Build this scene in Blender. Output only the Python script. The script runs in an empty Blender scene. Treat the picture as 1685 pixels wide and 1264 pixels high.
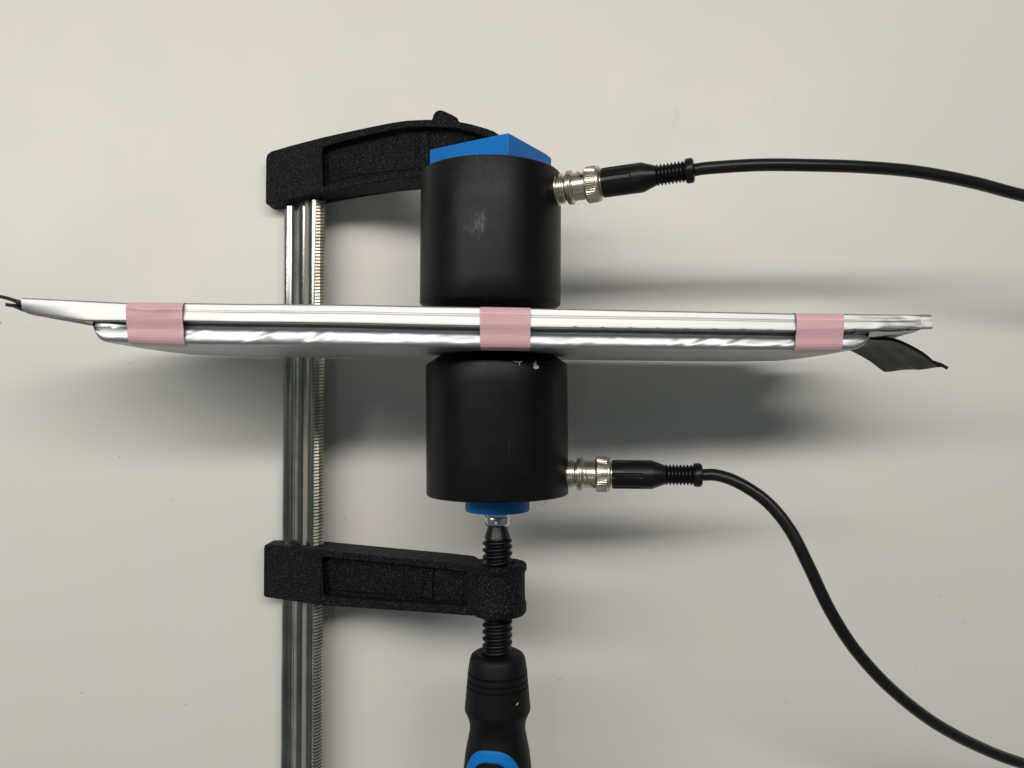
import bpy, bmesh, math, random
from mathutils import Vector, Matrix, noise
random.seed(7)
PI = math.pi
S = 0.001                       # everything below is measured in millimetres

# ------------------------------------------------------------------ camera, world, light
scene = bpy.context.scene
COL = scene.collection
TZ = -20.0                      # height of the tabletop; the rig stands on its rail and floats above it
CAM_H, FPX, TILT = 370.0, 1272.0, math.atan(28 / 1272.0)
cam_d = bpy.data.cameras.new('camera')
cam_d.sensor_width = 36.0
cam_d.lens = 36.0 * FPX / 1685.0
cam_d.clip_start, cam_d.clip_end = 0.01, 20.0
cam = bpy.data.objects.new('camera', cam_d); COL.objects.link(cam)
cam.location = (0, 0, CAM_H * S)
cam.rotation_euler = (TILT, 0, 0)
scene.camera = cam

world = bpy.data.worlds.new('World'); scene.world = world
world.use_nodes = True
bg = world.node_tree.nodes['Background']
_wt = world.node_tree            # dim room: dark overhead, paler towards the walls
_wc = _wt.nodes.new('ShaderNodeTexCoord'); _ws = _wt.nodes.new('ShaderNodeSeparateXYZ'); _wr = _wt.nodes.new('ShaderNodeValToRGB')
_wt.links.new(_wc.outputs['Generated'], _ws.inputs[0]); _wt.links.new(_ws.outputs['Z'], _wr.inputs['Fac'])
_e = _wr.color_ramp.elements; _e[0].position = 0.05; _e[0].color = (0.58, 0.62, 0.57, 1); _e[1].position = 0.97; _e[1].color = (0.16, 0.28, 0.27, 1)
_m = _e.new(0.6); _m.color = (0.84, 0.92, 0.87, 1)
_wt.links.new(_wr.outputs['Color'], bg.inputs['Color'])
bg.inputs['Strength'].default_value = 0.165

def area_lamp(name, loc, target, size, power, color, roll=0):
    d = bpy.data.lights.new(name, 'AREA'); d.shape = 'RECTANGLE'
    d.size, d.size_y = size[0] * S, size[1] * S
    d.energy = power; d.color = color
    o = bpy.data.objects.new(name, d); COL.objects.link(o)
    o.location = Vector(loc) * S
    dv = Vector(target) - Vector(loc)      # tilted about X only, so that the tube stays parallel to X
    o.rotation_euler = (Matrix.Rotation(math.radians(roll), 3, 'Z') @ Matrix.Rotation(math.atan2(dv.y, -dv.z), 3, 'X')).to_euler()
    return o
area_lamp('ceiling_tube_lamp', (-330, 405, 1000), (-50, 60, 0), (2100, 110), 14.4, (1.0, 0.948, 0.89), roll=3)
area_lamp('far_tube_lamp', (-330, -780, 1700), (-90, -150, 0), (110, 600), 0.7, (0.93, 1.0, 0.97))

scene.view_settings.view_transform = 'Standard'
scene.view_settings.look = 'None'
scene.view_settings.exposure = 0.0
scene.view_settings.gamma = 1.0

# ------------------------------------------------------------------ measuring: where a sight line meets height z
ct, st = math.cos(TILT), math.sin(TILT)
def P(px, py, z):
    dx, dy, dz = (px - 842.5) / FPX, -(py - 632.0) / FPX, -1.0
    dy, dz = ct * dy - st * dz, st * dy + ct * dz
    t = (z - CAM_H) / dz
    return Vector((dx * t, dy * t, z))
SLOPE, ARM_A = 0.6, 52.6        # the clamp leans on its rail: mid-plane of its arms is z = ARM_A + SLOPE * x
def PP(px, py, dz, a=None):
    """point of the sight line on the plane dz above the leaning mid-plane"""
    z = 20.0
    for _ in range(40):
        v = P(px, py, z); z = ARM_A + dz + SLOPE * v.x
    return P(px, py, z)

# ------------------------------------------------------------------ object helpers
def link(name, me, mat, parent=None):
    o = bpy.data.objects.new(name, me); COL.objects.link(o)
    if mat: me.materials.append(mat)
    if parent: o.parent = parent
    return o
def tag(o, label=None, cat=None, group=None, kind=None):
    if label: o['label'] = label
    if cat: o['category'] = cat
    if group: o['group'] = group
    if kind: o['kind'] = kind
    return o
def thing(name, label, cat, loc, group=None):
    o = bpy.data.objects.new(name, None); COL.objects.link(o)
    o.location = Vector(loc) * S
    o.empty_display_size = 0.01
    return tag(o, label, cat, group)
def build(name, bm, mat, parent=None, smooth=35, bevel=0, seg=2, recalc=True):
    """bm is in world millimetres; stored relative to the parent's origin."""
    if recalc: bmesh.ops.recalc_face_normals(bm, faces=bm.faces)
    off = parent_origin(parent)
    for v in bm.verts: v.co = v.co * S - off
    me = bpy.data.meshes.new(name); bm.to_mesh(me); bm.free()
    if smooth is not None:
        for p in me.polygons: p.use_smooth = True
        me.set_sharp_from_angle(angle=math.radians(smooth))
    o = link(name, me, mat, parent)
    if bevel:
        m = o.modifiers.new('bevel', 'BEVEL'); m.width = bevel * S; m.segments = seg
        m.limit_method = 'ANGLE'; m.angle_limit = math.radians(32); m.harden_normals = False
    return o
def parent_origin(p):
    v = Vector((0, 0, 0))
    while p is not None:
        v += p.location; p = p.parent
    return v

def frame(d):
    d = Vector(d).normalized()
    up = Vector((0, 0, 1)) if abs(d.z) < 0.9 else Vector((0, 1, 0))
    a = d.cross(up).normalized(); b = d.cross(a).normalized()
    return d, a, b
def lathe(bm, origin, axis, prof, n=64, caps=True, rfun=None):
    """prof: list of (s, r) along axis from origin. rfun(i, ang, s, r) changes the radius."""
    origin = Vector(origin); d, a, b = frame(axis)
    rings = []
    for i, (s, r) in enumerate(prof):
        ring = []
        for k in range(n):
            t = 2 * PI * k / n
            rr = rfun(i, t, s, r) if rfun else r
            ring.append(bm.verts.new(origin + d * s + (a * math.cos(t) + b * math.sin(t)) * rr))
        rings.append(ring)
    for r0, r1 in zip(rings, rings[1:]):
        for k in range(n):
            bm.faces.new((r0[k], r0[(k + 1) % n], r1[(k + 1) % n], r1[k]))
    if caps:
        bm.faces.new(rings[0][::-1]); bm.faces.new(rings[-1])
    return rings
def catmull(pts, per=12):
    pts = [Vector(p) for p in pts]
    q = [2 * pts[0] - pts[1]] + pts + [2 * pts[-1] - pts[-2]]
    out = []
    for i in range(1, len(q) - 2):
        for k in range(per):
            t = k / per; p0, p1, p2, p3 = q[i-1], q[i], q[i+1], q[i+2]
            out.append(0.5 * ((2*p1) + (p2-p0)*t + (2*p0-5*p1+4*p2-p3)*t*t + (3*p1-p0-3*p2+p3)*t**3))
    out.append(pts[-1]); return out
def tube(bm, pts, r, n=24):
    rings = []; prev = None
    for i, p in enumerate(pts):
        d = (pts[min(i+1, len(pts)-1)] - pts[max(i-1, 0)]).normalized()
        a = (prev - d * prev.dot(d)).normalized() if prev is not None else frame(d)[1]
        prev = a; b = d.cross(a)
        rings.append([bm.verts.new(p + (a*math.cos(2*PI*k/n) + b*math.sin(2*PI*k/n)) * r) for k in range(n)])
    for r0, r1 in zip(rings, rings[1:]):
        for k in range(n): bm.faces.new((r0[k], r0[(k+1) % n], r1[(k+1) % n], r1[k]))
    bm.faces.new(rings[0][::-1]); bm.faces.new(rings[-1])
def prism_z(bm, pts, z0, z1):
    """pts: list of (x, y)."""
    lo = [bm.verts.new((x, y, z0)) for x, y in pts]; hi = [bm.verts.new((x, y, z1)) for x, y in pts]
    n = len(pts)
    bm.faces.new(lo[::-1]); bm.faces.new(hi)
    for k in range(n): bm.faces.new((lo[k], lo[(k+1) % n], hi[(k+1) % n], hi[k]))
def prism_y(bm, pts, y0, y1, cap0=True, cap1=True):
    """pts: list of (x, z)."""
    lo = [bm.verts.new((x, y0, z)) for x, z in pts]; hi = [bm.verts.new((x, y1, z)) for x, z in pts]
    n = len(pts)
    if cap0: bm.faces.new(lo)
    if cap1: bm.faces.new(hi[::-1])
    for k in range(n): bm.faces.new((lo[k], hi[k], hi[(k+1) % n], lo[(k+1) % n]))
def sheet(bm, fn, nu, nv, thick=None):
    """fn(u, v) -> Vector for u, v in 0..1; thick: Vector offset for the back side."""
    g = [[bm.verts.new(fn(i/nu, j/nv)) for j in range(nv+1)] for i in range(nu+1)]
    for i in range(nu):
        for j in range(nv): bm.faces.new((g[i][j], g[i+1][j], g[i+1][j+1], g[i][j+1]))
    if thick is not None:
        h = [[bm.verts.new(g[i][j].co + thick) for j in range(nv+1)] for i in range(nu+1)]
        for i in range(nu):
            for j in range(nv): bm.faces.new((h[i][j], h[i][j+1], h[i+1][j+1], h[i+1][j]))
        for i in range(nu):
            bm.faces.new((g[i][0], h[i][0], h[i+1][0], g[i+1][0]))
            bm.faces.new((g[i][nv], g[i+1][nv], h[i+1][nv], h[i][nv]))
        for j in range(nv):
            bm.faces.new((g[0][j], g[0][j+1], h[0][j+1], h[0][j]))
            bm.faces.new((g[nu][j], h[nu][j], h[nu][j+1], g[nu][j+1]))
    return g
def lerp(a, b, t): return a + (b - a) * t
def table_fn(tab):
    def f(x):
        if x <= tab[0][0]: return tab[0][1]
        for (x0, y0), (x1, y1) in zip(tab, tab[1:]):
            if x <= x1: return lerp(y0, y1, (x - x0) / (x1 - x0))
        return tab[-1][1]
    return f
def sstep(a, b, x):
    t = min(1, max(0, (x - a) / (b - a))); return t * t * (3 - 2 * t)

# ------------------------------------------------------------------ materials
class Mat:
    def __init__(s, name):
        s.m = bpy.data.materials.new(name); s.m.use_nodes = True
        s.t = s.m.node_tree; s.b = s.t.nodes['Principled BSDF']
        s.co = s.t.nodes.new('ShaderNodeTexCoord').outputs['Object']
    def set(s, **k):
        for n, v in k.items():
            i = s.b.inputs[n.replace('_', ' ')]
            if isinstance(v, tuple) and len(v) == 3: v = v + (1,)
            i.default_value = v
        return s
    def n(s, kind, **k):
        nd = s.t.nodes.new(kind)
        for a, v in k.items(): setattr(nd, a, v)
        return nd
    def l(s, a, b): s.t.links.new(a, b); return s
    def mapping(s, scale=(1, 1, 1), loc=(0, 0, 0), rot=(0, 0, 0)):
        m = s.n('ShaderNodeMapping'); s.l(s.co, m.inputs['Vector'])
        m.inputs['Scale'].default_value = scale; m.inputs['Location'].default_value = loc
        m.inputs['Rotation'].default_value = rot
        return m.outputs['Vector']
    def noise(s, scale, vec=None, detail=3, rough=0.5, dist=0):
        nd = s.n('ShaderNodeTexNoise'); s.l(vec or s.co, nd.inputs['Vector'])
        nd.inputs['Scale'].default_value = scale; nd.inputs['Detail'].default_value = detail
        nd.inputs['Roughness'].default_value = rough; nd.inputs['Distortion'].default_value = dist
        return nd.outputs['Fac']
    def ramp(s, fac, stops):
        r = s.n('ShaderNodeValToRGB'); s.l(fac, r.inputs['Fac'])
        e = r.color_ramp.elements
        while len(e) < len(stops): e.new(0.5)
        for el, (p, c) in zip(e, stops):
            el.position = p
            el.color = (c, c, c, 1) if isinstance(c, (int, float)) else tuple(c) + (1,)
        return r.outputs['Color']
    def math(s, op, a, b=None):
        nd = s.n('ShaderNodeMath', operation=op)
        for i, v in enumerate((a, b)):
            if v is None: continue
            if isinstance(v, (int, float)): nd.inputs[i].default_value = v
            else: s.l(v, nd.inputs[i])
        return nd.outputs[0]
    def mix(s, fac, a, b):
        nd = s.n('ShaderNodeMix', data_type='RGBA')
        for i, v in ((0, fac), (6, a), (7, b)):
            if isinstance(v, (int, float)): nd.inputs[i].default_value = v
            elif isinstance(v, tuple): nd.inputs[i].default_value = v + (1,)
            else: s.l(v, nd.inputs[i])
        return nd.outputs[2]
    def bump(s, h, strength, dist_mm, prev=None):
        nd = s.n('ShaderNodeBump'); s.l(h, nd.inputs['Height'])
        nd.inputs['Strength'].default_value = strength
        nd.inputs['Distance'].default_value = dist_mm * S
        if prev: s.l(prev, nd.inputs['Normal'])
        return nd.outputs['Normal']
    def normal(s, nrm): s.l(nrm, s.b.inputs['Normal']); return s
    def color(s, c): s.l(c, s.b.inputs['Base Color']); return s
    def rough(s, c): s.l(c, s.b.inputs['Roughness']); return s

def spot_mask(M, centre, radius, soft=0.5, stretch=(1, 1, 1), wobble=0.0, wscale=300):
    """1 inside a small blotch of the surface, 0 outside (for a stain or scuff at a place, mm)."""
    v = M.n('ShaderNodeVectorMath', operation='SUBTRACT'); M.l(M.co, v.inputs[0])
    v.inputs[1].default_value = tuple(c * S for c in centre)
    m = M.n('ShaderNodeVectorMath', operation='MULTIPLY'); M.l(v.outputs[0], m.inputs[0]); m.inputs[1].default_value = stretch
    ln = M.n('ShaderNodeVectorMath', operation='LENGTH'); M.l(m.outputs[0], ln.inputs[0])
    d = ln.outputs['Value']
    if wobble:
        d = M.math('ADD', d, M.math('MULTIPLY', M.math('SUBTRACT', M.noise(wscale), 0.5), wobble * S))
    r = M.n('ShaderNodeMapRange'); M.l(d, r.inputs['Value'])
    r.inputs['From Min'].default_value = radius * S * (1 - soft); r.inputs['From Max'].default_value = radius * S
    r.inputs['To Min'].default_value = 1; r.inputs['To Max'].default_value = 0
    return r.outputs['Result']

# white laminate
M = Mat('white_laminate'); M.set(Roughness=0.42, Specular_IOR_Level=0.35)
c = M.ramp(M.noise(7, detail=4), [(0.3, (0.725, 0.705, 0.66)), (0.7, (0.75, 0.735, 0.70))])
c2 = M.ramp(M.noise(22, detail=3), [(0.35, (0.735, 0.70, 0.675)), (0.65, (0.705, 0.70, 0.655))])
c = M.mix(0.5, c, c2)
vo = M.n('ShaderNodeTexVoronoi'); M.l(M.co, vo.inputs['Vector']); vo.inputs['Scale'].default_value = 70
vo.inputs['Randomness'].default_value = 1
size = M.ramp(M.noise(33, detail=1), [(0.56, 0.0), (0.72, 0.055)])
speck = M.math('LESS_THAN', vo.outputs['Distance'], size)
c = M.mix(M.math('MULTIPLY', speck, 0.42), c, (0.20, 0.185, 0.17))
def tp(px, py): v = P(px, py, TZ); return (v.x, v.y, v.z)
for (px, py, r, sx, sy, amt) in [(1114, 190, 5.5, 3.2, 1.0, 0.10), (1274, 168, 3.6, 5, 1, 0.12), (1108, 205, 4, 4, 1, 0.08),
                                (196, 752, 0.55, 1, 1, 0.6), (285, 822, 0.5, 1, 1, 0.6), (567, 852, 0.6, 1, 1, 0.5), (44, 537, 0.5, 1, 1, 0.4),
                                (1294, 1155, 0.6, 1, 1, 0.45), (215, 598, 0.8, .6, 2, 0.4), (921, 1118, 0.7, .6, 1.6, 0.5),
                                (1548, 980, 1.4, .7, 4, 0.35), (1585, 1026, .5, 1, 1, .5), (1506, 1098, .6, 1, 1, .4), (972, 392, .6, 1, 1, .3), (1010, 338, .6, 1, 1, .3)]:
    mk = spot_mask(M, tp(px, py), r, 0.6, (sx, sy, 1), wobble=0.0)
    c = M.mix(M.math('MULTIPLY', mk, amt), c, (0.25, 0.24, 0.21))
M.color(c)
M.rough(M.ramp(M.noise(16, detail=5), [(0.3, 0.36), (0.75, 0.5)]))
M.normal(M.bump(M.noise(900, detail=2), 0.05, 0.1, M.bump(M.noise(14, detail=2), 0.12, 1.0)))
white_laminate = M.m

# black powder coated casting, coarse grain
def cast(name, base, flake, rough=0.55):
    M = Mat(name); M.set(Roughness=rough, Specular_IOR_Level=0.16)
    n1 = M.noise(1500, detail=3, rough=0.65); n2 = M.noise(520, detail=2)
    M.color(M.ramp(n1, [(0.45, base), (0.55, tuple(x * 2.0 for x in base)), (0.64, flake)]))
    M.rough(M.ramp(n1, [(0.4, rough + 0.2), (0.7, rough - 0.15)]))
    M.normal(M.bump(n1, 0.8, 0.45, M.bump(n2, 0.5, 0.6)))
    return M.m
black_cast = cast('black_textured_coating', (0.0015, 0.0015, 0.0018), (0.042, 0.044, 0.050))

def chrome(name, col, rough, aniso=0.0):
    M = Mat(name); M.set(Metallic=1.0, Roughness=rough)
    streak = M.noise(1, M.mapping((900, 14, 900)), detail=4, rough=0.6)
    smear = M.noise(60, detail=5, rough=0.6)
    M.color(M.mix(M.ramp(smear, [(0.4, 0.0), (0.7, 0.85)]), col, tuple(x * 0.5 for x in col)))
    M.rough(M.math('ADD', M.math('MULTIPLY', streak, 0.22), M.math('ADD', M.math('MULTIPLY', smear, 0.25), rough - 0.2)))
    M.normal(M.bump(streak, 0.12, 0.1))
    return M.m
rail_steel = chrome('zinc_plated_steel', (0.38, 0.40, 0.37), 0.17)
tooth_steel = chrome('serrated_steel', (0.64, 0.60, 0.50), 0.32)
M = Mat('matt_reflection_steel'); M.set(Metallic=0.55, Roughness=0.6, Base_Color=(0.36, 0.35, 0.30)); reflection_steel = M.m  # matt tone standing in for the pale room reflected in the rail

def nickel(name, col=(0.72, 0.68, 0.58), rough=0.22):
    M = Mat(name); M.set(Metallic=1.0)
    sm = M.noise(260, detail=4, rough=0.6)
    M.color(M.mix(M.ramp(sm, [(0.45, 0.0), (0.75, 0.5)]), col, tuple(x * 0.6 for x in col)))
    M.rough(M.ramp(sm, [(0.3, rough - 0.02), (0.8, rough + 0.1)]))
    return M.m
nickel_plate = nickel('nickel_plate', (0.66, 0.61, 0.51), 0.27)
zinc_tip = nickel('zinc_tip', (0.62, 0.70, 0.70), 0.18)

# black anodised / plastic housing
def housing(name, scuff=None):
    M = Mat(name); M.set(Roughness=0.40, Specular_IOR_Level=0.18)
    n = M.noise(90, detail=5, rough=0.6)
    c = M.ramp(n, [(0.3, (0.003, 0.003, 0.0029)), (0.75, (0.0055, 0.0053, 0.0048))])
    fine = M.noise(1, M.mapping((160, 900, 160)), detail=3)
    if scuff:
        for (ce, r, stretch, wob, amt, ws) in scuff:
            mk = spot_mask(M, ce, r, 0.75, stretch, wob, ws)
            hair = M.ramp(M.noise(1, M.mapping((1700, 420, 1700), rot=(0, 0, stretch[0] * 0.5)), detail=4, rough=0.7), [(0.47, 0.12), (0.60, 1.0)])
            c = M.mix(M.math('MULTIPLY', M.math('MULTIPLY', mk, hair), amt), c, (0.19, 0.195, 0.20))
    s1 = M.ramp(M.noise(1, M.mapping((520, 18, 520), rot=(0, 0, 0.5)), detail=2), [(0.735, 0.0), (0.76, 1.0)])
    s2 = M.ramp(M.noise(1, M.mapping((20, 480, 60), rot=(0, 0, 0.25)), detail=2), [(0.745, 0.0), (0.77, 1.0)])
    c = M.mix(M.math('MULTIPLY', M.math('MAXIMUM', s1, s2), 0.22), c, (0.10, 0.10, 0.10))
    dust = M.ramp(M.noise(750, detail=2, rough=0.7), [(0.735, 0.0), (0.775, 1.0)])
    c = M.mix(M.math('MULTIPLY', dust, 0.35), c, (0.12, 0.12, 0.12))
    M.color(c)
    M.rough(M.ramp(n, [(0.25, 0.36), (0.8, 0.47)]))
    M.normal(M.bump(fine, 0.06, 0.05))
    return M.m

def plastic(name, col, rough, bump=0.05, spec=0.5, vary=0.12):
    M = Mat(name); M.set(Specular_IOR_Level=spec)
    n = M.noise(80, detail=5, rough=0.6)
    M.color(M.ramp(n, [(0.3, tuple(x * (1 - vary) for x in col)), (0.7, tuple(min(1, x * (1 + vary)) for x in col))]))
    M.rough(M.ramp(n, [(0.3, rough - 0.05), (0.7, rough + 0.08)]))
    M.normal(M.bump(M.noise(1200, detail=2), bump, 0.1))
    return M.m
blue_plastic = plastic('blue_plastic', (0.001, 0.165, 0.54), 0.5, 0.15, 0.22)
black_rubber = plastic('black_boot_plastic', (0.0045, 0.0045, 0.0045), 0.33, 0.1, 0.3)
cable_pvc = plastic('black_cable_sheath', (0.0055, 0.006, 0.0055), 0.33, 0.12, 0.35)
handle_rubber = plastic('black_handle_rubber', (0.004, 0.004, 0.0037), 0.5, 0.12, 0.2)
spindle_black = plastic('oiled_black_steel', (0.004, 0.004, 0.004), 0.34, 0.1, 0.3)

# aluminium pouch foil
def foil(name, col=(0.80, 0.815, 0.83), rough=0.27, dent=0.55):
    M = Mat(name); M.set(Metallic=1.0)
    lines = M.noise(1, M.mapping((14, 1500, 700)), detail=3, rough=0.6)
    dents = M.noise(1, M.mapping((70, 210, 160)), detail=2, rough=0.4, dist=0.4)
    sm = M.noise(45, detail=4)
    M.color(M.mix(sm, col, tuple(x * 0.88 for x in col)))
    M.rough(M.math('ADD', M.math('MULTIPLY', lines, 0.12), rough - 0.06))
    M.normal(M.bump(lines, 0.12, 0.06, M.bump(dents, dent, 0.9)))
    return M.m
foil_body = foil('aluminium_foil', (0.57, 0.59, 0.60), 0.47, 0.30)
foil_fold = foil('aluminium_foil_fold', (0.52, 0.525, 0.52), 0.50, 0.07)

M = Mat('pink_tape'); M.set(Roughness=0.36, Specular_IOR_Level=0.45, Coat_Weight=0.45, Coat_Roughness=0.09)
lines = M.noise(1, M.mapping((35, 420, 300)), detail=3, rough=0.5)
M.color(M.ramp(M.noise(60, detail=4), [(0.3, (0.66, 0.40, 0.44)), (0.7, (0.71, 0.44, 0.475))]))
M.normal(M.bump(M.noise(1, M.mapping((120, 260, 200), rot=(0, 0, 0.5)), detail=2, dist=1.2), 0.22, 0.5, M.bump(lines, 0.14, 0.2)))
pink_tape = M.m

M = Mat('black_tab_film'); M.set(Specular_IOR_Level=0.14)
n = M.noise(1, M.mapping((60, 60, 20)), detail=3)
M.color(M.ramp(n, [(0.35, (0.005, 0.0055, 0.005)), (0.7, (0.010, 0.0105, 0.009))]))
M.rough(M.ramp(M.noise(120, detail=4), [(0.3, 0.33), (0.7, 0.5)]))
M.normal(M.bump(n, 0.4, 0.8))
tab_film = M.m
M = Mat('dusty_fluff'); M.set(Base_Color=(0.42, 0.42, 0.38), Roughness=0.9); fluff = M.m

# ------------------------------------------------------------------ the surface everything lies on
bm = bmesh.new()
prism_z(bm, [(-900, -700), (900, -700), (900, 700), (-900, 700)], TZ - 25, TZ)
top = build('tabletop', bm, white_laminate, None, smooth=None)
tag(top, 'white laminate tabletop with faint specks and scuffs', kind='structure')

# ------------------------------------------------------------------ transducers
R_T, LEN_T = 29.3, 53.6
def transducer(label, ax, az, y_face, y_back, mat, jack_phi, jack_y, jack_dir, tilt=0.0):
    """axis along Y; y_face is the shoulder next to the cell, y_back the far end."""
    sgn = 1 if y_back > y_face else -1
    o = thing('ultrasonic_transducer', label, 'transducer', (ax, (y_face + y_back) / 2, az), 'black cylindrical transducers clamped on the cell')
    L = abs(y_back - y_face)
    bm = bmesh.new()
    prof = [(0, 10), (0, R_T - 0.4), (0.12, R_T - 0.12), (0.4, R_T), (8, R_T), (18, R_T), (28, R_T), (38, R_T), (L - 1.0, R_T), (L - 0.5, R_T - 0.12), (L - 0.1, R_T - 0.5), (L, R_T - 1.0), (L, 8)]
    ax_v = Vector((math.sin(tilt), 1.0 * math.cos(tilt), 0)) * sgn
    org = Vector((ax, (y_face + y_back) / 2, az)) - ax_v * L / 2
    lathe(bm, org, ax_v, prof, 128)
    b = build('body', bm, mat, o, smooth=30)
    bm = bmesh.new()      # tapered nose touching the cell
    lathe(bm, org, ax_v, [(1.0, 28.6), (0.0, 28.8), (-0.3, 28.7), (-4.45, 22.4), (-4.62, 21.6), (-4.62, 5)], 96)
    build('nose', bm, nose_mat, o, smooth=30)
    bm = bmesh.new()      # threaded jack on the side
    jd = Vector(jack_dir).normalized()
    jo = Vector((ax + math.cos(jack_phi) * (R_T - 1.5), jack_y, az + math.sin(jack_phi) * (R_T - 1.5)))
    lathe(bm, jo, jd, [(-2, 5.0), (-2, 6.7), (1.3, 6.7), (1.5, 6.4), (1.5, 5.3), (2.0, 5.3), (2.15, 6.0), (2.5, 6.0), (2.65, 5.3), (3.0, 5.3), (3.15, 6.0), (3.5, 6.0), (3.65, 5.3), (4.2, 5.2), (4.8, 4.6), (7.5, 4.6), (7.5, 2)], 48)
    build('socket', bm, nickel_plate, o, smooth=28)
    return o, jo + jd * 4.3, jd

nose_mat = housing('black_nose')
UX, UZ = P(807.5, 370, 48).x, 48.0
LX, LZ = P(818, 700, 49).x, 49.0
u_face = P(807, 486, UZ + R_T).y
u_back = P(807, 253, UZ + R_T).y
l_face = P(818, 594, LZ + R_T).y
l_back = P(818, 828.5, LZ + R_T).y
scuffs = [((3.0, 0, 29), 1.0, (1, 1, 1), 0, 0, 300)]
def rel(px, py):   # a point of the upper barrel, relative to the transducer's origin
    v = P(px, py, UZ + R_T - 0.2); return (v.x - UX, v.y - (u_face + u_back) / 2, R_T - 0.2)
up_mat = housing('black_housing_scuffed', [
    (rel(787, 372), 4.4, (1.2, 0.85, 0.3), 8.5, 0.42, 1300), (rel(794, 362), 3.6, (2.2, 0.7, 0.3), 7.0, 0.42, 1500),
    (rel(775, 374), 4.0, (0.7, 2.2, 0.3), 7.0, 0.2, 1200), (rel(785, 250), 6.0, (0.6, 0.6, 0.3), 8.0, 0.05, 400),
    (rel(800, 300), 22.0, (1.2, 0.8, 0.3), 26.0, 0.05, 120)])
low_mat = housing('black_housing_plain')

u_j = P(914, 311.5, 57).y
l_j = P(925, 780, 51.5).y
uj_phi = math.radians(17); lj_phi = math.radians(4)
pu_end = P(1145, 280, 72)
pu0 = Vector((UX + math.cos(uj_phi) * R_T, u_j, UZ + math.sin(uj_phi) * R_T))
pl_end = P(1165, 782, 58)
pl0 = Vector((LX + math.cos(lj_phi) * R_T, l_j, LZ + math.sin(lj_phi) * R_T))
t_up, ju, jud = transducer('scuffed black transducer cylinder above the silver cell, capped by the square blue block',
                           UX, UZ, u_face, u_back, up_mat, uj_phi, u_j, pu_end - pu0, tilt=0.006)
t_lo, jl, jld = transducer('plain black transducer cylinder below the silver cell, pushed up by the clamp screw',
                           LX, LZ, l_face, l_back, low_mat, lj_phi, l_j, pl_end - pl0, tilt=-0.006)

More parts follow.
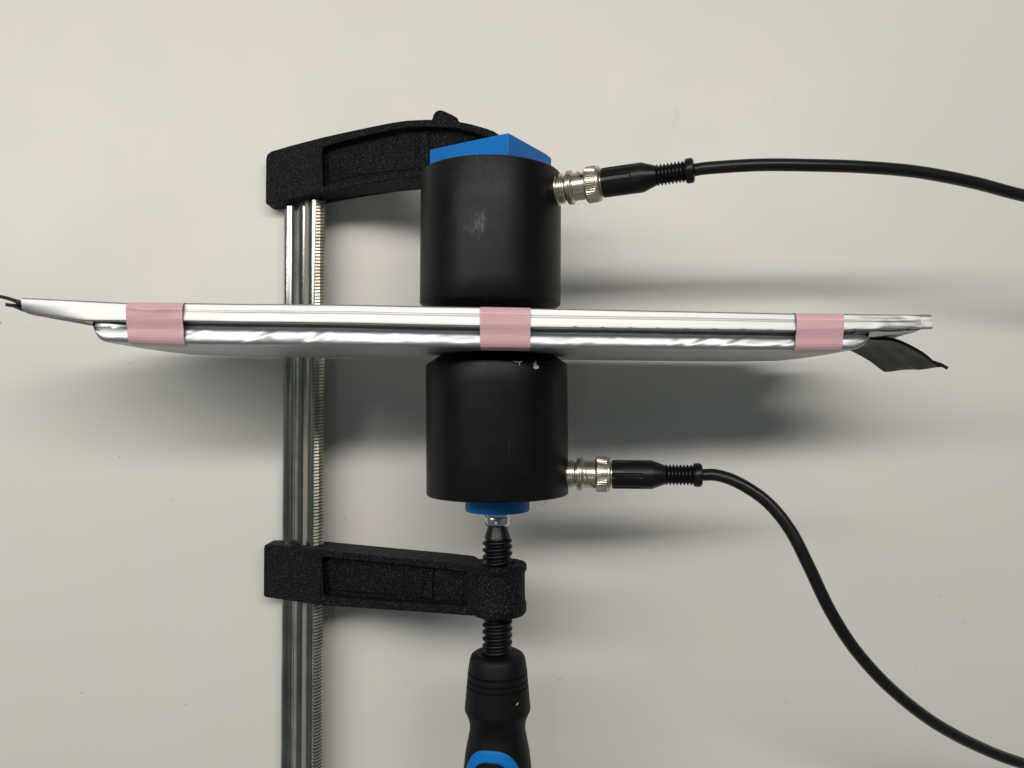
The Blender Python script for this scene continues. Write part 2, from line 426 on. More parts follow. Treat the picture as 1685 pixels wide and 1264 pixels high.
# ------------------------------------------------------------------ coaxial cables with bayonet plugs
def coax(label, org, d, cable_pts, spiral):
    o = thing('coaxial_cable', label, 'cable', org, 'black cables plugged into the transducers')
    d, a, b = frame(d)
    AX = 0.86
    def lathe(bm, o_, ax_, prof, n=64, caps=True, rfun=None, _l=globals()['lathe']):
        k = AX if o_ is org else 1.0
        return _l(bm, o_, ax_, [(s_ * k, r_) for s_, r_ in prof], n, caps, rfun)
    # bayonet sleeve: rear ring, waist with a cam slot
    bm = bmesh.new()
    lathe(bm, org, d, [(0.9, 4.8), (0.9, 6.2), (1.2, 6.75), (1.9, 6.9), (2.3, 6.9), (2.55, 6.5), (2.8, 6.9), (3.3, 6.9), (3.8, 6.5), (4.1, 5.75), (4.4, 5.55), (9.6, 5.55), (9.9, 6.3), (9.9, 4)], 64)
    build('bayonet_sleeve', bm, nickel_plate, o, smooth=28)
    # raised cam ridge winding round the waist, and a black stud drawn as the shade of the hole at its end
    bm = bmesh.new()
    pts = []
    for k in range(25):
        t = k / 24; ang = spiral + t * 1.7; s = 5.0 + t * 4.0 - 0.7 * math.sin(t * PI)
        pts.append(org + d * s * AX + (a * math.cos(ang) + b * math.sin(ang)) * 5.6)
    tube(bm, pts, 0.42, 8)
    build('cam_ridge', bm, nickel_plate, o)
    bm = bmesh.new()
    e = pts[-1]; rad = (e - (org + d * (e - org).dot(d))).normalized()
    lathe(bm, e - rad * 0.9, rad, [(0, 0.9), (0.72, 0.95), (1.05, 0.9), (1.05, 0.3)], 16)
    build('hole_shade', bm, black_rubber, o)
    # knurled coupling ring
    bm = bmesh.new()
    n = 192
    def kn(i, t, s, r):
        if 2 <= i <= 4: return r + (0.08 if int(t / (2 * PI) * n + 0.5) % 4 < 2 else -0.12)
        return r
    lathe(bm, org, d, [(9.9, 5.0), (9.9, 6.5), (10.7, 7.15), (11.2, 7.15), (15.1, 7.15), (15.3, 7.1), (15.6, 6.95), (16.3, 6.95), (16.9, 6.5), (17.0, 5.9), (16.6, 5.7), (16.6, 4)], n, rfun=kn)
    build('coupling_ring', bm, nickel_plate, o, smooth=25)
    bm = bmesh.new()
    lathe(bm, org, d, [(16.2, 4.9), (18.0, 4.9), (18.2, 4.6), (19.5, 4.6)], 48)
    build('collar', bm, nickel_plate, o, smooth=28)
    # moulded boot with long raised ribs
    bm = bmesh.new()
    def fl(i, t, s, r):
        k = (t * 6 / (2 * PI)) % 1.0
        if 3 <= i <= 6: return r + (0.0 if abs(k - 0.5) > 0.13 else -0.38)
        return r
    lathe(bm, org, d, [(17.6, 3), (17.6, 5.3), (17.9, 5.75), (18.6, 5.85), (19.2, 5.85), (25, 5.85), (31, 5.85), (31.6, 5.85), (36, 5.85), (36.5, 5.75), (42.0, 4.0), (42.5, 3.8), (43, 3)], 96, rfun=fl)
    build('boot', bm, black_rubber, o, smooth=28)
    bm = bmesh.new()
    pr = [(41.5, 2.5), (41.5, 3.5)]
    s = 42.6
    for k in range(8):
        pr += [(s, 3.4), (s + 0.2, 3.95), (s + 0.55, 4.2), (s + 0.9, 3.95), (s + 1.1, 3.4)]
        s += 1.62
    pr += [(s - 0.2, 3.5), (s, 4.35), (s + 0.6, 4.75), (s + 2.4, 4.85), (s + 3.4, 4.6), (s + 3.9, 3.9), (s + 4.0, 2.0)]
    lathe(bm, org, d, pr, 48)
    build('strain_relief', bm, black_rubber, o, smooth=40)
    end = org + d * (s + 2.5) * AX
    bm = bmesh.new()
    tube(bm, catmull([end, end + d * 7] + cable_pts, 14), 2.42, 28)
    build('cord', bm, cable_pvc, o, smooth=60)
    return o
coax('upper black coaxial cable with metal bayonet plug, running straight off to the right edge', ju, jud,
     [P(1250, 271.5, 75), P(1330, 272, 75), P(1420, 275, 73), P(1510, 283, 69), P(1600, 300, 65), P(1685, 322, 62), P(1800, 344, 61), P(1950, 374, 57), P(2150, 430, 38), P(2400, 510, 5), P(2600, 560, TZ + 3)], 2.5)
coax('lower black coaxial cable with metal bayonet plug, curving down to the bottom right', jl, jld,
     [P(1216, 795, 61), P(1262, 826, 63), P(1300, 872, 65), P(1330, 930, 66), P(1366, 1005, 65), P(1410, 1073, 63), P(1470, 1137, 58), P(1540, 1191, 50), P(1620, 1233, 40), P(1700, 1262, 30), P(1830, 1300, 5), P(2000, 1330, TZ + 3)], 4.1)

# ------------------------------------------------------------------ pouch cell, standing on its long edge
ZN, ZF = 89.0, 8.0
def yn(px, py, z=ZN): return P(px, py, z).y
def xn(px, z=ZN): return P(px, 540, z).x
cell = thing('pouch_cell', 'long silver foil pouch cell held edge-on between the two black cylinders', 'battery', (-15, 27, ZF))
top_y = table_fn([(xn(p), yn(p, q)) for p, q in [(36, 490), (120, 494), (210, 498), (540, 501), (870, 507), (1310, 516), (1530, 518)]])
low_y = table_fn([(xn(p), yn(p, q)) for p, q in [(36, 513), (60, 519.5), (83, 522), (142, 529), (210, 529), (540, 533), (870, 540), (1310, 546), (1400, 545), (1480, 542), (1530, 541)]])
bot_y = table_fn([(xn(p), yn(p, q)) for p, q in [(150, 562), (300, 567), (790, 572), (1300, 577), (1437, 575)]])
XL, XR = xn(147), xn(1437)
FL, FR = xn(36), xn(1530)

def wob(x, y, z, sc, amp, seed=0.0):
    return noise.noise(Vector((x / sc + seed, y / sc * 1.7, z / sc))) * amp

# drawn cup: closed rounded section swept along X with shrinking ends
def cup_section(x):
    yb, yt = bot_y(x), low_y(min(max(x, XL + 12), XR - 8)) + 3.0
    k = 1.0
    dl, dr = x - XL, XR - x
    rl, rr = 6.0, 8.0
    sh = 0.0
    if dl < rl: sh = 1 - math.sqrt(max(0, 1 - (1 - dl / rl) ** 2))
    if dr < rr: sh = max(sh, 1 - math.sqrt(max(0, 1 - (1 - dr / rr) ** 2)))
    yb = lerp(yb, yt - 2.6, sh * 0.9)
    zn, zf = ZN - 2.5 * sh, ZF + 7.0 * sh
    gro = low_y(x) - 2.3           # where the fold shadow gap ends
    pts = []
    # near side, from under the fold down to the rounded bottom edge
    rc = lerp(0.35, 1.0, sstep(XL + 3, XL + 16, x))
    pts += [(yt, zn - 2.8 * rc), (gro + 1.4, zn - 2.7 * rc), (gro + 0.5, zn - 2.1 * rc), (gro + 0.1, zn - 1.15 - 0.3 * rc), (gro - 0.5, zn - 0.85)]
    h = gro - 0.5 - (yb + 1.7)
    for t in (0.2, 0.4, 0.6, 0.8, 1.0): pts.append((gro - 0.5 - h * t, zn - 0.85 + 1.0 * t - 0.42 * t ** 2))
    for a in (20, 40, 60, 78, 90):
        r = 1.7
        pts.append((yb + r - r * math.sin(math.radians(a)), zn - 0.27 - r + r * math.cos(math.radians(a))))
    for t in (0.15, 0.35, 0.65, 0.85): pts.append((yb - 0.5 * math.sin(PI * t) * (1 - sh), lerp(zn - 3, zf + 3, t)))
    for a in (90, 60, 30, 0):
        r = 2.5
        pts.append((yb + r - r * math.sin(math.radians(a)), zf + r - r * math.cos(math.radians(a))))
    pts += [(yt, zf)]
    return pts
bm = bmesh.new()
rings = []
xs = [XL + 8 * (1 - math.cos(t / 10 * PI / 2)) for t in range(10)]
xs += [lerp(XL + 8, XR - 11, t / 260) for t in range(261)]
xs += [XR - 11 + 11 * math.sin(t / 10 * PI / 2) for t in range(1, 11)]
for x in xs:
    ring = []
    for i, (y, z) in enumerate(cup_section(x)):
        d = 0.0; dy = 0.0
        if 3 <= i <= 12:
            e = sstep(XL + 45, XL, x) + sstep(XR - 50, XR - 5, x)
            rough_zone = 0.35 + 0.65 * (noise.noise(Vector((x / 26, 3.3, 0))) > -0.05) + 0.9 * e
            d = wob(x, y, 0, 9.0, 0.30, 5) * rough_zone + wob(x, y * 1.4, 0, 3.6, 0.07, 9) * rough_zone
            # pinched creases running down from the fold
            for cx, ln, am in ((-82, 5.5, 0.7), (-93, 3, 0.55), (-67, 6.5, 0.8), (-40, 4, .4), (-109, 3.5, 0.8), (36, 5, 0.35), (62, 6, 0.5), (76, 5, 0.7), (88, 4, 0.7), (110, 4, 0.8)):
                u = x - cx - (low_y(x) - y) * (-0.9 + 1.5 * math.sin(cx * 3.7))
                d -= 0.4 * am * math.exp(-(u / (1.3 + 0.6 * math.sin(cx))) ** 2) * math.exp(-((y - 24) / 5.0) ** 2)
                d += am * 0.3 * math.exp(-((u - 2.8) / 2.0) ** 2) * math.exp(-((y - 23.5) / 4) ** 2)
        ring.append(bm.verts.new((x, y + dy, z + d)))
    rings.append(ring)
m = len(rings[0])
for r0, r1 in zip(rings, rings[1:]):
    for k in range(m): bm.faces.new((r0[k], r1[k], r1[(k + 1) % m], r0[(k + 1) % m]))
bm.faces.new(rings[0]); bm.faces.new(rings[-1][::-1])
build('cup', bm, foil_body, cell, smooth=55)

# flat lid sheet with its end seals reaching past the cup
bm = bmesh.new()
def lid(u, v):
    x = lerp(FL + 0.3, FR - 0.3, u); z = lerp(ZN - 1.2, ZF - 1.0, v)
    y = lerp(low_y(x), top_y(x), 0.25)
    e = sstep(XR, XR + 12, x)
    y += e * (-3.0 * math.sin(min(1, v * 1.6) * PI / 2) - 0.6)
    e2 = sstep(XL, XL - 15, x)
    y += e2 * (0.5 + 0.5 * v) + e * wob(x, z, 0, 14, 0.5, 2)
    if e > 0 or e2 > 0: y += wob(x, z, 0, 4, 0.2, 8) * e
    # cut the far corners of the seals a little
    if v > 0.8: x = lerp(x, lerp(XL, XR, u), (v - 0.8) * 1.2)
    return Vector((x, y, z))
sheet(bm, lid, 200, 26, Vector((0, 1.0, 0)))
build('lid_foil', bm, foil_body, cell, smooth=50)
# filler of the body behind the fold, up to the upper face
bm = bmesh.new()
def upper(x):
    yb, yt = low_y(x) - 0.4, top_y(x)
    return [(yb, ZN - 3.0), (yb + 1.0, ZN - 1.4), (yt - 1.4, ZN - 1.2), (yt - 0.3, ZN - 2.2), (yt, ZN - 4), (yt, ZF + 3), (yt - 1.5, ZF + 0.6), (yb, ZF + 0.6)]
rings = [[bm.verts.new((x, y, z)) for y, z in upper(x)] for x in [lerp(XL - 3, XR - 2, t / 60) for t in range(61)]]
for r0, r1 in zip(rings, rings[1:]):
    for k in range(8): bm.faces.new((r0[k], r1[k], r1[(k + 1) % 8], r0[(k + 1) % 8]))
bm.faces.new(rings[0]); bm.faces.new(rings[-1][::-1])
build('cover_face', bm, foil_body, cell, smooth=50)

# long folded side seal: a band rolled over the upper half of the near side
bm = bmesh.new()
NP = 15
def band(u, v):
    x = lerp(FL, FR, u)
    yt, yl = top_y(x), low_y(x)
    h = yt - yl
    t = v
    # front face slightly crowned, rolled at both rims
    y = yt - h * t
    z = ZN + 1.5
    roll = 0.6
    if h * t < roll: z -= roll * (1 - math.sqrt(max(0, 1 - (1 - h * t / roll) ** 2)))
    q = h * (1 - t)
    if q < 0.5: z -= 0.5 * (1 - math.sqrt(max(0, 1 - (1 - q / 0.5) ** 2)))
    z -= 1.15 * (1 - t) ** 1.12 + 0.08 * sstep(0.8, 1.0, t)         # leans back towards its upper rim
    z -= sstep(XL + 5, XL - 25, x) * 1.9 * t ** 2
    z += wob(x, 0, 0, 60, 0.5, 4) + wob(x, y, 0, 16, 0.10, 1)
    z -= 0.14 * math.exp(-((t - 0.42) / 0.05) ** 2) * sstep(XL, XL + 60, x)     # overlap line of the double fold
    y += wob(x, 0, 0, 22, 0.12, 6)
    if x > 20:   # little nicks along the lower lip
        y += 0.35 * max(0, math.sin(x * 0.62)) ** 12 * sstep(0.7, 1.0, t)
    z += sstep(XR - 10, XR + 8, x) * wob(x, y, 0, 5, 0.5, 3)
    return Vector((x, y, z))
g = sheet(bm, band, 330, NP * 2, Vector((0, 0, -1.35)))
build('folded_seal', bm, foil_fold, cell, smooth=50)
# end hem of the right seal: short clear-edged doubled strip
bm = bmesh.new()
def hem(u, v):
    p = band(lerp((xn(1513) - FL) / (FR - FL), 1.0, u), v)
    return p + Vector((0.4 * u, 0.05 - 0.15 * v, 0.16 + 0.05 * math.sin(u * PI)))
sheet(bm, hem, 8, 8, Vector((0, 0, -1.9)))
build('end_hem', bm, foil_fold, cell, smooth=50)
# crumpled lower end seal seen right of the cup
bm = bmesh.new()
def crump(u, v):
    x = lerp(XR - 6, FR - 3, u); z = lerp(ZN - 1.0, ZN - 34, v)
    y = low_y(x) - 0.5 - 2.3 * math.sin(min(1, v * 1.3) * PI / 2) * (1 - 0.6 * u) + wob(x, z, 0, 9, 0.4, 12) + wob(x, z, 0, 3, 0.2, 2)
    return Vector((x, y, z))
sheet(bm, crump, 40, 40, Vector((0, 0.5, 0)))
build('end_seal', bm, foil_body, cell, smooth=25)

# pink tapes folded over the near edge
for i, (p0, p1, w) in enumerate([(207, 300, 0.9), (790, 873, 0.25), (1311, 1389, 0.5)]):
    bm = bmesh.new()
    x0, x1 = xn(p0, ZN + 2), xn(p1, ZN + 2)
    prof = []
    xc = (x0 + x1) / 2
    yt, yl, yb = top_y(xc), low_y(xc), bot_y(xc)
    prof = [(0.30, 'T', ZN - 16), (0.30, 'T', ZN - 3), (0.25, 'T', ZN - 0.8), (-0.15, 'T', ZN + 0.9), (-0.9, 'T', ZN + 1.55), (-2.2, 'T', ZN + 2.0),
            (0.8, 'L', ZN + 1.95), (-0.1, 'L', ZN + 1.65), (-1.3, 'L', ZN + 1.15), (-2.6, 'L', ZN + 0.75), (3.2, 'B', ZN + 0.62), (2.2, 'B', ZN + 0.5), (1.2, 'B', ZN + 0.1),
            (0.25, 'B', ZN - 0.7), (-0.3, 'B', ZN - 2.0), (-0.75, 'B', ZN - 3.2)]
    # resample
    dense = []
    base = {'T': top_y, 'L': low_y, 'B': bot_y}
    N = 10 * (len(prof) - 1)
    def tp_fn(u, v, prof=prof, i=i, x0=x0, x1=x1, w=w):
        x = lerp(x0, x1, u); x += 0.05 * math.sin(v * 7 + i)
        f = v * (len(prof) - 1); k = min(int(f), len(prof) - 2); t = f - k
        y = lerp(base[prof[k][1]](x) + prof[k][0], base[prof[k+1][1]](x) + prof[k+1][0], t)
        z = lerp(prof[k][2], prof[k+1][2], t)
        fr = 1 if 3 <= f <= 14 else 0
        z += fr * (abs(wob(x * 0.5, y * 1.1, 0, 8, 0.28 * w, 30 + i)) + 0.1)
        if i == 0 and fr:      # loose blister in the upper part of the left tape
            z += 0.75 * math.exp(-((x - lerp(x0, x1, 0.7)) / 6.0) ** 2) * math.exp(-((y - yt + 2.6) / 0.75) ** 2) + 0.45 * math.exp(-((x - lerp(x0, x1, 0.15)) / 3.5) ** 2) * math.exp(-((y - yt + 1.9 + (x - x0) * 0.1) / 0.6) ** 2)
        return Vector((x, y, z))
    sheet(bm, tp_fn, 26, 170, Vector((0, -0.02, -0.12)))
    o = build('tape', bm, pink_tape, cell, smooth=60)
    tag(o, ['pink tape at the left end with a wrinkled glossy top', 'pink tape between the two black cylinders', 'pink tape at the right end near the black tab'][i])

# dark tabs at both ends
def tabshape(name, pts, z0, z1, th, label, seed):
    bm = bmesh.new()
    cv = catmull([Vector((x, y, 0)) for x, y in pts], 8)
    def f(u, v):
        q = u * (len(cv) - 1); k = min(int(q), len(cv) - 2); c = cv[k].lerp(cv[k + 1], q - k)
        z = lerp(z0, z1, v)
        e = sstep(0.3, 1, u)
        return Vector((c.x + e * wob(z, 0, 0, 12, 0.25, seed), c.y + e * (wob(c.x, z, 0, 24, 0.7, seed) + wob(c.x, z, 0, 7, 0.12, seed)), z))
    sheet(bm, f, 30, 30, Vector((0, -th, 0)))
    o = build(name, bm, tab_film, cell, smooth=50); tag(o, label); return o
a0, a1 = P(1475, 560, 75), P(1550, 602, 75)
tabshape('tab', [(a0.x - 18, a0.y + 1.2), (a0.x - 6, a0.y + 0.7), (a0.x, a0.y), ((a0.x + a1.x) / 2 , (a0.y + a1.y) / 2 + 0.4), (a1.x - 2.0, a1.y + 0.4), (a1.x, a1.y)], 75, 32, 0.7,
         'black film covered tab at the right end, bent downward', 3)
tabshape('tab_sleeve', [(a0.x - 8, a0.y + 1.3), (a0.x, a0.y + 0.5), ((a0.x + a1.x) / 2 + 0.2, (a0.y + a1.y) / 2 + 0.95), (a1.x - 3.2, a1.y + 1.9)], 75.2, 33, 0.4,
         'upper black film layer over the right tab', 14)
bm = bmesh.new(); q0, q1 = P(1536, 596, 75), P(1559, 606, 76)
tube(bm, [q0, q0.lerp(q1, 0.5) + Vector((0, 0.3, 0)), q1], 0.65, 10)
build('tab_fin', bm, tab_film, cell)
b0, b1 = P(38, 502, 75), P(-2, 489, 75)
for k, (dy, ext) in enumerate(((0.7, 14), (-1.2, -1.5))):
    tabshape('tab' if k == 0 else 'tab_sleeve', [(b0.x + 22, b0.y - 3.5 + dy), (b0.x + 6, b0.y - 1.8 + dy), (b0.x, b0.y + dy), (b1.x + (4 if k == 0 else 5.5), b1.y + dy - (0.9 if k == 0 else 1.3)), (b1.x + (0.2 if k == 0 else 2.6), b1.y + dy - (0 if k == 0 else 0.7))], 75, 32, 1.3,
             'black film covered tab leaving the frame at the left' if k == 0 else 'lower black film layer at the left end', 20 + k)

# ------------------------------------------------------------------ blue block and disc between clamp and transducers
y0, y1, y2 = u_back + 0.05, u_back + 1.7, P(836, 218.5, 73.6).y
N_ = P(836.5, 218.5, 73.6); L_ = P(707, 246.5, 53.5); 
ex = Vector((L_.x - N_.x, 0, L_.z - N_.z)); side = ex.length; ed = ex.normalized()
rd = Vector((-ed.z, 0, ed.x)) * 1.0
if rd.z > 0: rd = -rd
Rr = N_ + rd * (side * 0.97); Bb = L_ + rd * (side * 0.97)
def ab(a, b):    # from the near corner: a along the arm towards the rail, b towards the table
    v = N_ + ed * a + rd * b
    return (v.x, v.z)
bm = bmesh.new()
W_ = side * 0.97
foot = [ab(.15, .15), ab(side - .15, .15), ab(side - .15, W_ - .15), ab(3, W_ - .15), ab(1.0, W_ - 1.2), ab(.15, W_ * 0.8)]
prism_y(bm, foot, y0 + 0.1, y1, True, True)
notch = [ab(0, 0), ab(side, 0), ab(side, 7.6), ab(8.0, 7.6), ab(8.0, 28.6), ab(side, 28.6), ab(side, W_), ab(3, W_), ab(0.9, W_ - 1.0), ab(0, W_ * 0.8)]
prism_y(bm, notch, y0, y2, True, True)
blk = build('spacer_block', bm, blue_plastic, None, smooth=20, bevel=0.3, seg=2)
tag(blk, 'square blue plastic block on top of the upper black cylinder', 'spacer', 'blue plastic pads under the clamp jaws')
SX, SZ = P(818.5, 900, 49.0).x, 49.0
KR = 321 / 336
def lathe_k(bm, o_, ax_, prof, n=64): return lathe(bm, o_, ax_, [(s_, r_ * KR) for s_, r_ in prof], n)
yd1 = P(818, 848.5, SZ + 13.8).y
bm = bmesh.new()
lathe_k(bm, (SX, l_back - 0.05, SZ), (0, -1, 0), [(0, 6), (0, 13.8), (0.3, 13.9), (l_back - yd1 - 0.6, 13.9), (l_back - yd1 - 0.2, 13.75), (l_back - yd1, 13.2), (l_back - yd1, 5)], 96)
pad = build('pressure_pad', bm, blue_plastic, None, smooth=30)
tag(pad, 'round blue plastic pad under the lower black cylinder, on the screw tip', 'spacer', 'blue plastic pads under the clamp jaws')

# ------------------------------------------------------------------ bar clamp
clamp = thing('bar_clamp', 'bar clamp with black cast arms, grooved steel rail and blue inlaid handle', 'clamp', (-91, 0, 0))
# rail: section in XZ, extruded along Y
th = math.atan(SLOPE); cth, sth = math.cos(th), math.sin(th)
RT, TK = 4.1, 7.0                     # rail's upper face above the mid-plane (vertical), its thickness
R0 = PP(463, 640, RT)
def ru(px): return (PP(px, 640, RT).x - R0.x) / cth
def rw(u, w): return (R0.x + u * cth - w * sth, R0.z + u * sth + w * cth)
g0, g1, W = ru(497.5), ru(504.0), ru(516.5)
ytop, ybot = PP(480, 330, RT).y + 6, -330.0
sec = [(0.35, -3.5), (0.0, -2.4), (0.15, -1.3), (0.7, -0.5), (1.7, -0.1), (2.6, 0), (3.6, -0.25), (4.4, -0.75), (5.6, -1.1), (7.4, -1.15), (8.8, -0.8), (9.6, -0.3), (g0 - 1.6, -0.1), (g0 - 0.5, -0.2), (g0, -0.9),
       (g1, -0.9), (g1 + 0.3, -0.25), (g1 + 1.2, 0), (W - 0.5, -0.05), (W, -0.5), (W, -TK + 0.4), (W - 0.5, -TK), (g1 + 0.3, -TK), (g1, -TK + 0.9), (g0, -TK + 0.9), (g0 - 0.4, -TK), (9, -TK + 0.2), (7, -TK + 1.1), (5, -TK + 1.1), (2.6, -TK), (0.7, -TK + 0.5), (0, -TK + 2)]
bm = bmesh.new(); prism_y(bm, [rw(u, w) for u, w in sec], ybot, ytop)
rail = build('rail', bm, rail_steel, clamp, smooth=45)
bm = bmesh.new(); prism_y(bm, [rw(u, w) for u, w in ((g0 + 0.03, -0.86), (g1 - 0.03, -0.86), (g1 - 0.03, -1.7), (g0 + 0.03, -1.7))], ybot + 0.1, ytop - 0.1)
build('reflection_strip', bm, reflection_steel, rail, smooth=None)  # strip painted as the reflection along a slanted rail face
# serrations down the inner edge
bm = bmesh.new()
pitch = P(520, 700, 5).y - P(520, 705.5, 5).y; y = ybot + 1
prof_t = [(W - 0.25, -0.25), (W + 0.3, -0.3), (W + 1.55, -2.1), (W + 1.75, -4.2), (W + 1.6, -5.4), (W + 0.6, -TK + 0.6), (W - 0.25, -TK + 0.5)]
while y < ytop - 1:
    w_ = pitch * 0.60
    lo, hi = [], []
    for k, (u, w) in enumerate(prof_t):
        x, z = rw(u, w); sl = -0.12 * w
        x2, z2 = rw(u - (0.14 if 0 < k < 6 else 0), w)
        lo.append(bm.verts.new((x, y + sl, z))); hi.append(bm.verts.new((x2, y + sl + w_, z2)))
    bm.faces.new(lo); bm.faces.new(hi[::-1])
    n_ = len(lo)
    for k in range(n_): bm.faces.new((lo[k], hi[k], hi[(k+1) % n_], lo[(k+1) % n_]))
    y += pitch
tag(build('serration', bm, tooth_steel, rail, smooth=None), kind='stuff')

# cast arms: outline with a recessed panel front and back
def arm_z(x, dz): return max(TZ + 0.6, ARM_A + dz + SLOPE * x)
HALF = 10.0
def cast_arm(name, outer, inner, depth):
    bm = bmesh.new()
    def side(dz, dfl):
        vo = [bm.verts.new((x, y, arm_z(x, dz))) for x, y in outer]
        vi = [bm.verts.new((x, y, arm_z(x, dz))) for x, y in inner]
        vf = [bm.verts.new((x, y, arm_z(x, dfl))) for x, y in inner]
        eo = [bm.edges.new((vo[k], vo[(k+1) % len(vo)])) for k in range(len(vo))]
        ei = [bm.edges.new((vi[k], vi[(k+1) % len(vi)])) for k in range(len(vi))]
        bmesh.ops.triangle_fill(bm, edges=eo + ei, use_beauty=True, normal=(0, 0, 1))
        for k in range(len(vi)): bm.faces.new((vi[k], vi[(k+1) % len(vi)], vf[(k+1) % len(vi)], vf[k]))
        bm.faces.new(vf)
        return vo
    A = side(HALF, HALF - depth); B = side(-HALF, -HALF + depth)
    n = len(A)
    for k in range(n): bm.faces.new((A[k], A[(k+1) % n], B[(k+1) % n], B[k]))
    return build(name, bm, black_cast, clamp, smooth=28, bevel=0.55, seg=3)
def pl(seq, dz=HALF):
    out = []
    for a, b in seq:
        v = PP(a, b, dz); out.append((v.x, v.y))
    return out
outer = pl([(437, 335), (437.5, 262), (439.5, 254), (446, 249), (480, 239), (530, 226), (570, 217), (610, 208.5), (645, 201.5), (670, 198), (695, 196.8), (711, 196.5), (713, 189), (717, 183), (724, 180.5),
            (731, 182.5), (743, 188), (752, 193), (755.5, 200), (775, 204), (800, 211), (813, 216), (822, 222), (826, 234), (826, 270), (820, 281), (800, 284), (760, 286), (690, 291), (640, 296.5), (591, 304), (545, 313), (518, 318.5), (462, 331), (444, 337)])
inner = pl([(531, 308), (530, 246), (533, 241), (570, 231), (610, 221), (645, 213.5), (672, 209.5), (700, 208.5), (740, 209.5), (780, 217), (800, 226), (808, 236), (808, 264), (800, 270), (740, 275), (690, 281), (640, 287), (591, 295), (540, 305)])
fj = cast_arm('fixed_arm', outer, inner, 5.0)
def pad_on(poly, z0, z1, parent, name='raised_panel', bev=0.5):
    bm = bmesh.new(); prism_z(bm, poly, 0, 1)
    for v in bm.verts: v.co.z = arm_z(v.co.x, z1 if v.co.z > 0.5 else z0)
    return build(name, bm, black_cast, parent, smooth=28, bevel=bev, seg=3)
FLR = HALF - 5.0
pad_on(pl([(540, 301), (540, 250), (575, 241), (612, 232), (650, 223.5), (650, 281), (600, 288)], FLR), FLR - 1, FLR + 0.45, fj)
pad_on(pl([(656, 282), (656, 222), (672, 219), (683, 218), (683, 279)], FLR), FLR - 1, FLR + 0.7, fj)
pad_on(pl([(690, 281), (690, 218), (705, 217), (706, 280)], FLR), FLR - 1, FLR + 1.1, fj)

outer = pl([(434, 980), (434.5, 903), (435.5, 897.5), (440, 895.5), (480, 899.5), (534, 905.5), (640, 916.5), (740, 926.5), (776, 931), (792, 940), (800, 975), (792, 1012), (776, 1013.5), (740, 1010.5), (640, 1003.5), (534, 996.5), (480, 989), (437, 982.5)])
inner = pl([(532, 975), (529, 922), (531, 917), (534, 916), (640, 926.5), (740, 937), (768, 941), (771, 946), (771, 994), (767, 998), (740, 996), (640, 990), (545, 982), (535, 980)])
sa = cast_arm('sliding_arm', outer, inner, 5.0)
pad_on(pl([(541, 971), (540, 925), (600, 931), (664, 937), (664, 980), (600, 976)], FLR), FLR - 1, FLR + 0.7, sa)
pad_on(pl([(668, 982), (668, 938), (696, 941), (696, 985)], FLR), FLR - 1, FLR + 0.6, sa)
pad_on(pl([(700, 986), (700, 940), (712, 941), (712, 986)], FLR), FLR - 1, FLR + 1.1, sa)
pad_on(pl([(720, 988), (720, 943), (762, 947), (762, 990)], FLR), FLR - 1, FLR + 0.6, sa)
# raised collar block and lip on the head of each arm
pad_on(pl([(434.6, 979), (434.8, 907), (527, 917), (527, 993)]), HALF - 2, HALF + 0.25, sa, 'head_face', 0.25)
# boss that carries the spindle
bt, bb = P(818, 937, SZ + 12.2).y, P(818, 1022.5, SZ + 12.2).y
BL = bt - bb
bm = bmesh.new()
lathe_k(bm, (SX + 0.4, bt, SZ), (0, -1, 0), [(0.8, 6.9), (0.2, 7.1), (0, 7.7), (0, 11.7), (0.5, 12.2), (2.4, 12.3), (3.0, 11.9), (3.4, 11.5), (5.0, 11.45), (BL - 6.0, 11.6), (BL - 5.2, 11.7), (BL - 4.6, 12.1), (BL - 1.2, 12.2), (BL, 11.3), (BL, 6.8)], 96)
build('boss', bm, black_cast, sa, smooth=40)

# spindle: coarse rounded thread
ys0, ys1 = P(818, 886, SZ + 5).y, P(818, 1078, SZ + 5).y - 4
bm = bmesh.new()
n, per, pit = 48, 12, P(818, 900, SZ + 6).y - P(818, 911.4, SZ + 6).y
L = ys0 - ys1; m = int(L / pit * per)
rings = []
for i in range(m + 1):
    s = L * i / m; ring = []
    for k in range(n):
        t = 2 * PI * k / n
        ph = (s / pit - k / n) % 1.0
        w = 0.5 + 0.5 * math.cos(2 * PI * (ph - 0.5)); w = w ** 0.85
        r = 5.15 + 1.35 * min(1, w * 1.15)
        if s < 2.0: r = lerp(5.2, r, sstep(0, 2.0, s))
        r *= KR; ring.append(bm.verts.new((SX + r * math.cos(t), ys0 - s, SZ + r * math.sin(t))))
    rings.append(ring)
for r0, r1 in zip(rings, rings[1:]):
    for k in range(n): bm.faces.new((r0[k], r0[(k+1) % n], r1[(k+1) % n], r1[k]))
bm.faces.new(rings[0][::-1]); bm.faces.new(rings[-1])
sp = build('spindle', bm, spindle_black, clamp, smooth=60)
bm = bmesh.new()
yc0 = P(818, 866, SZ + 4).y
lathe_k(bm, (SX, ys0 - 0.5, SZ), (0, 1, 0), [(0, 3), (0, 5.6), (1.0, 5.35), (yc0 - ys0 + 0.2, 3.95), (yc0 - ys0 + 1.5, 3.8), (yc0 - ys0 + 1.6, 2)], 48)
build('spindle_neck', bm, spindle_black, sp, smooth=30)
bm = bmesh.new()
yb0 = P(818, 869, SZ + 5.8).y; yb1 = yd1 + 0.4
h = yb1 - yb0
lathe_k(bm, (SX, yb0, SZ), (0, 1, 0), [(0, 3.5), (0.0, 4.4), (0.35, 5.2), (1.2, 5.75), (h * 0.55, 5.9), (h * 0.62, 5.65), (h * 0.7, 6.0), (h, 6.2), (h, 4)], 64)
build('swivel_tip', bm, zinc_tip, clamp, smooth=35)

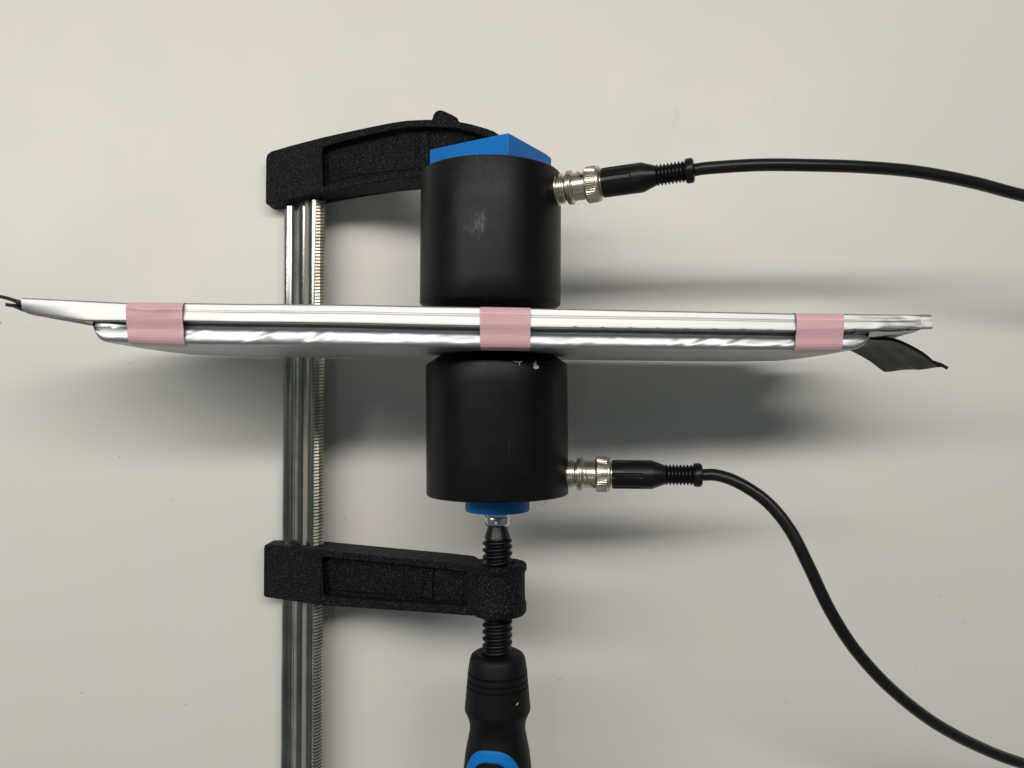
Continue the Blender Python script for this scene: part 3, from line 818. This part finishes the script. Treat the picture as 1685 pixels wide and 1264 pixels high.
# handle
def hy(py, r=13.0): return P(818, py, SZ + r * 0.2).y
KP = 340.0 / 1272
hprof = [(1079, 6.6), (1076.5, 8.6), (1077.5, 10.3), (1081, 11.5), (1087, 12.15), (1103, 12.85), (1106, 12.95), (1107, 12.4), (1108.4, 12.4), (1109.4, 13.05), (1117.5, 13.2), (1118.5, 12.65), (1119.9, 12.65), (1120.9, 13.3), (1127, 13.4), (1128, 12.9), (1129.2, 12.9), (1130.2, 13.5),
         (1150, 13.95), (1166, 14.35), (1169, 14.4), (1172, 14.2), (1180, 13.2), (1188, 12.45), (1196, 12.15), (1203, 12.15), (1212, 12.5), (1226, 13.3), (1240, 14.0), (1255, 14.45), (1275, 15.0), (1310, 15.8), (1360, 16.2), (1410, 15.6), (1450, 14.6), (1480, 14.8), (1500, 15.2), (1512, 13.5), (1518, 9), (1519, 2)]
hprof = [(hy(1079) - hy(p), r * 0.985) for p, r in hprof]
hs = [s for s, r in hprof]; 
bm = bmesh.new()
lathe_k(bm, (SX + 0.1, hy(1079), SZ), (0, -1, 0), hprof, 96)
handle = build('handle', bm, handle_rubber, clamp, smooth=32)
def hr(s):
    for (s0, r0), (s1, r1) in zip(hprof[2:], hprof[3:]):
        if s0 <= s <= s1: return lerp(r0, r1, (s - s0) / (s1 - s0))
    return hprof[-1][1]
# blue arch inlaid in the handle: a closed oval band lying on its surface
bm = bmesh.new()
s_top = hy(1079) - P(818, 1238.5, SZ + 13.8).y; s_len = 62.0
def oval(t, grow):   # (angle around axis from +Z, s)
    c, s_ = math.cos(t), math.sin(t)
    e = 2 / 2.7
    aa = math.radians(66) - grow / 14.5; hh = s_len / 2 - grow
    a = aa * math.copysign(abs(s_) ** e, s_) + math.radians(-11)
    return a, s_top + s_len / 2 - hh * math.copysign(abs(c) ** e, c)
NT = 160
g = []
for k in range(NT):
    t = 2 * PI * k / NT; row = []
    for j in range(9):
        a, s = oval(t, 4.9 * j / 8)
        r = hr(s) * KR + (0.06 if j in (0, 8) else 0.32)
        if j in (0, 8): r -= 0.3
        row.append(bm.verts.new((SX + 0.1 + r * math.sin(a), hy(1079) - s, SZ + r * math.cos(a))))
    g.append(row)
for k in range(NT):
    for j in range(8): bm.faces.new((g[k][j], g[(k+1) % NT][j], g[(k+1) % NT][j+1], g[k][j+1]))
build('handle_inlay', bm, blue_plastic, handle, smooth=60)

# ------------------------------------------------------------------ lint
def lint(label, px, py, z, pts, r, group='lint flakes on the lower cylinder'):
    c0 = P(px, py, z)
    bm = bmesh.new()
    for chain in pts:
        tube(bm, catmull([c0 + Vector(p) for p in chain], 5), r, 6)
    o = build('lint', bm, fluff, None)
    tag(o, label, 'lint', group)
    return o
def cyl_z(px, py):  # height of the lower barrel under that sight line
    z = LZ + R_T
    for _ in range(6):
        x = P(px, py, z).x; z = LZ + math.sqrt(max(0, R_T ** 2 - (x - LX) ** 2))
    return z
z1_ = cyl_z(881, 602)
lint('pale curl of lint near the top right of the lower cylinder', 881, 602, z1_ + 0.3, [[(-.8, .5, 0), (0.2, 1.1, .2), (0, 0, .3), (-.6, -.6, .2), (.3, -1, .1), (1.1, -.6, 0), (0.8, .2, .1)], [(-.5, -.2, .1), (.4, -.4, .3), (.9, -.9, .1)], [(0, 1.1, .1), (.1, 1.9, .3)]], 0.28)
z2_ = cyl_z(853, 597)
lint('thin forked fibre at the top rim of the lower cylinder', 853, 597, z2_ + 0.2, [[(-1.6, .5, 0), (-.4, .3, .3), (.6, .1, .2)], [(.6, .1, .2), (1.4, .6, .3)], [(.3, .1, .2), (.5, -1.0, .1)]], 0.13)
z3_ = cyl_z(893, 822)
lint('tiny dark hair curling under the bottom of the lower cylinder', 894, 829, LZ + 18, [[(1, 1.2, 0), (.8, .2, .2), (0, -.6, .2), (-.9, -.2, 0)]], 0.12)
lint('tiny white fleck on the widest part of the black clamp handle', 851, 1158.5, SZ + 11.2, [[(-.3, -.5, 0), (.1, .1, .2), (.35, .5, .1)]], 0.25, None)
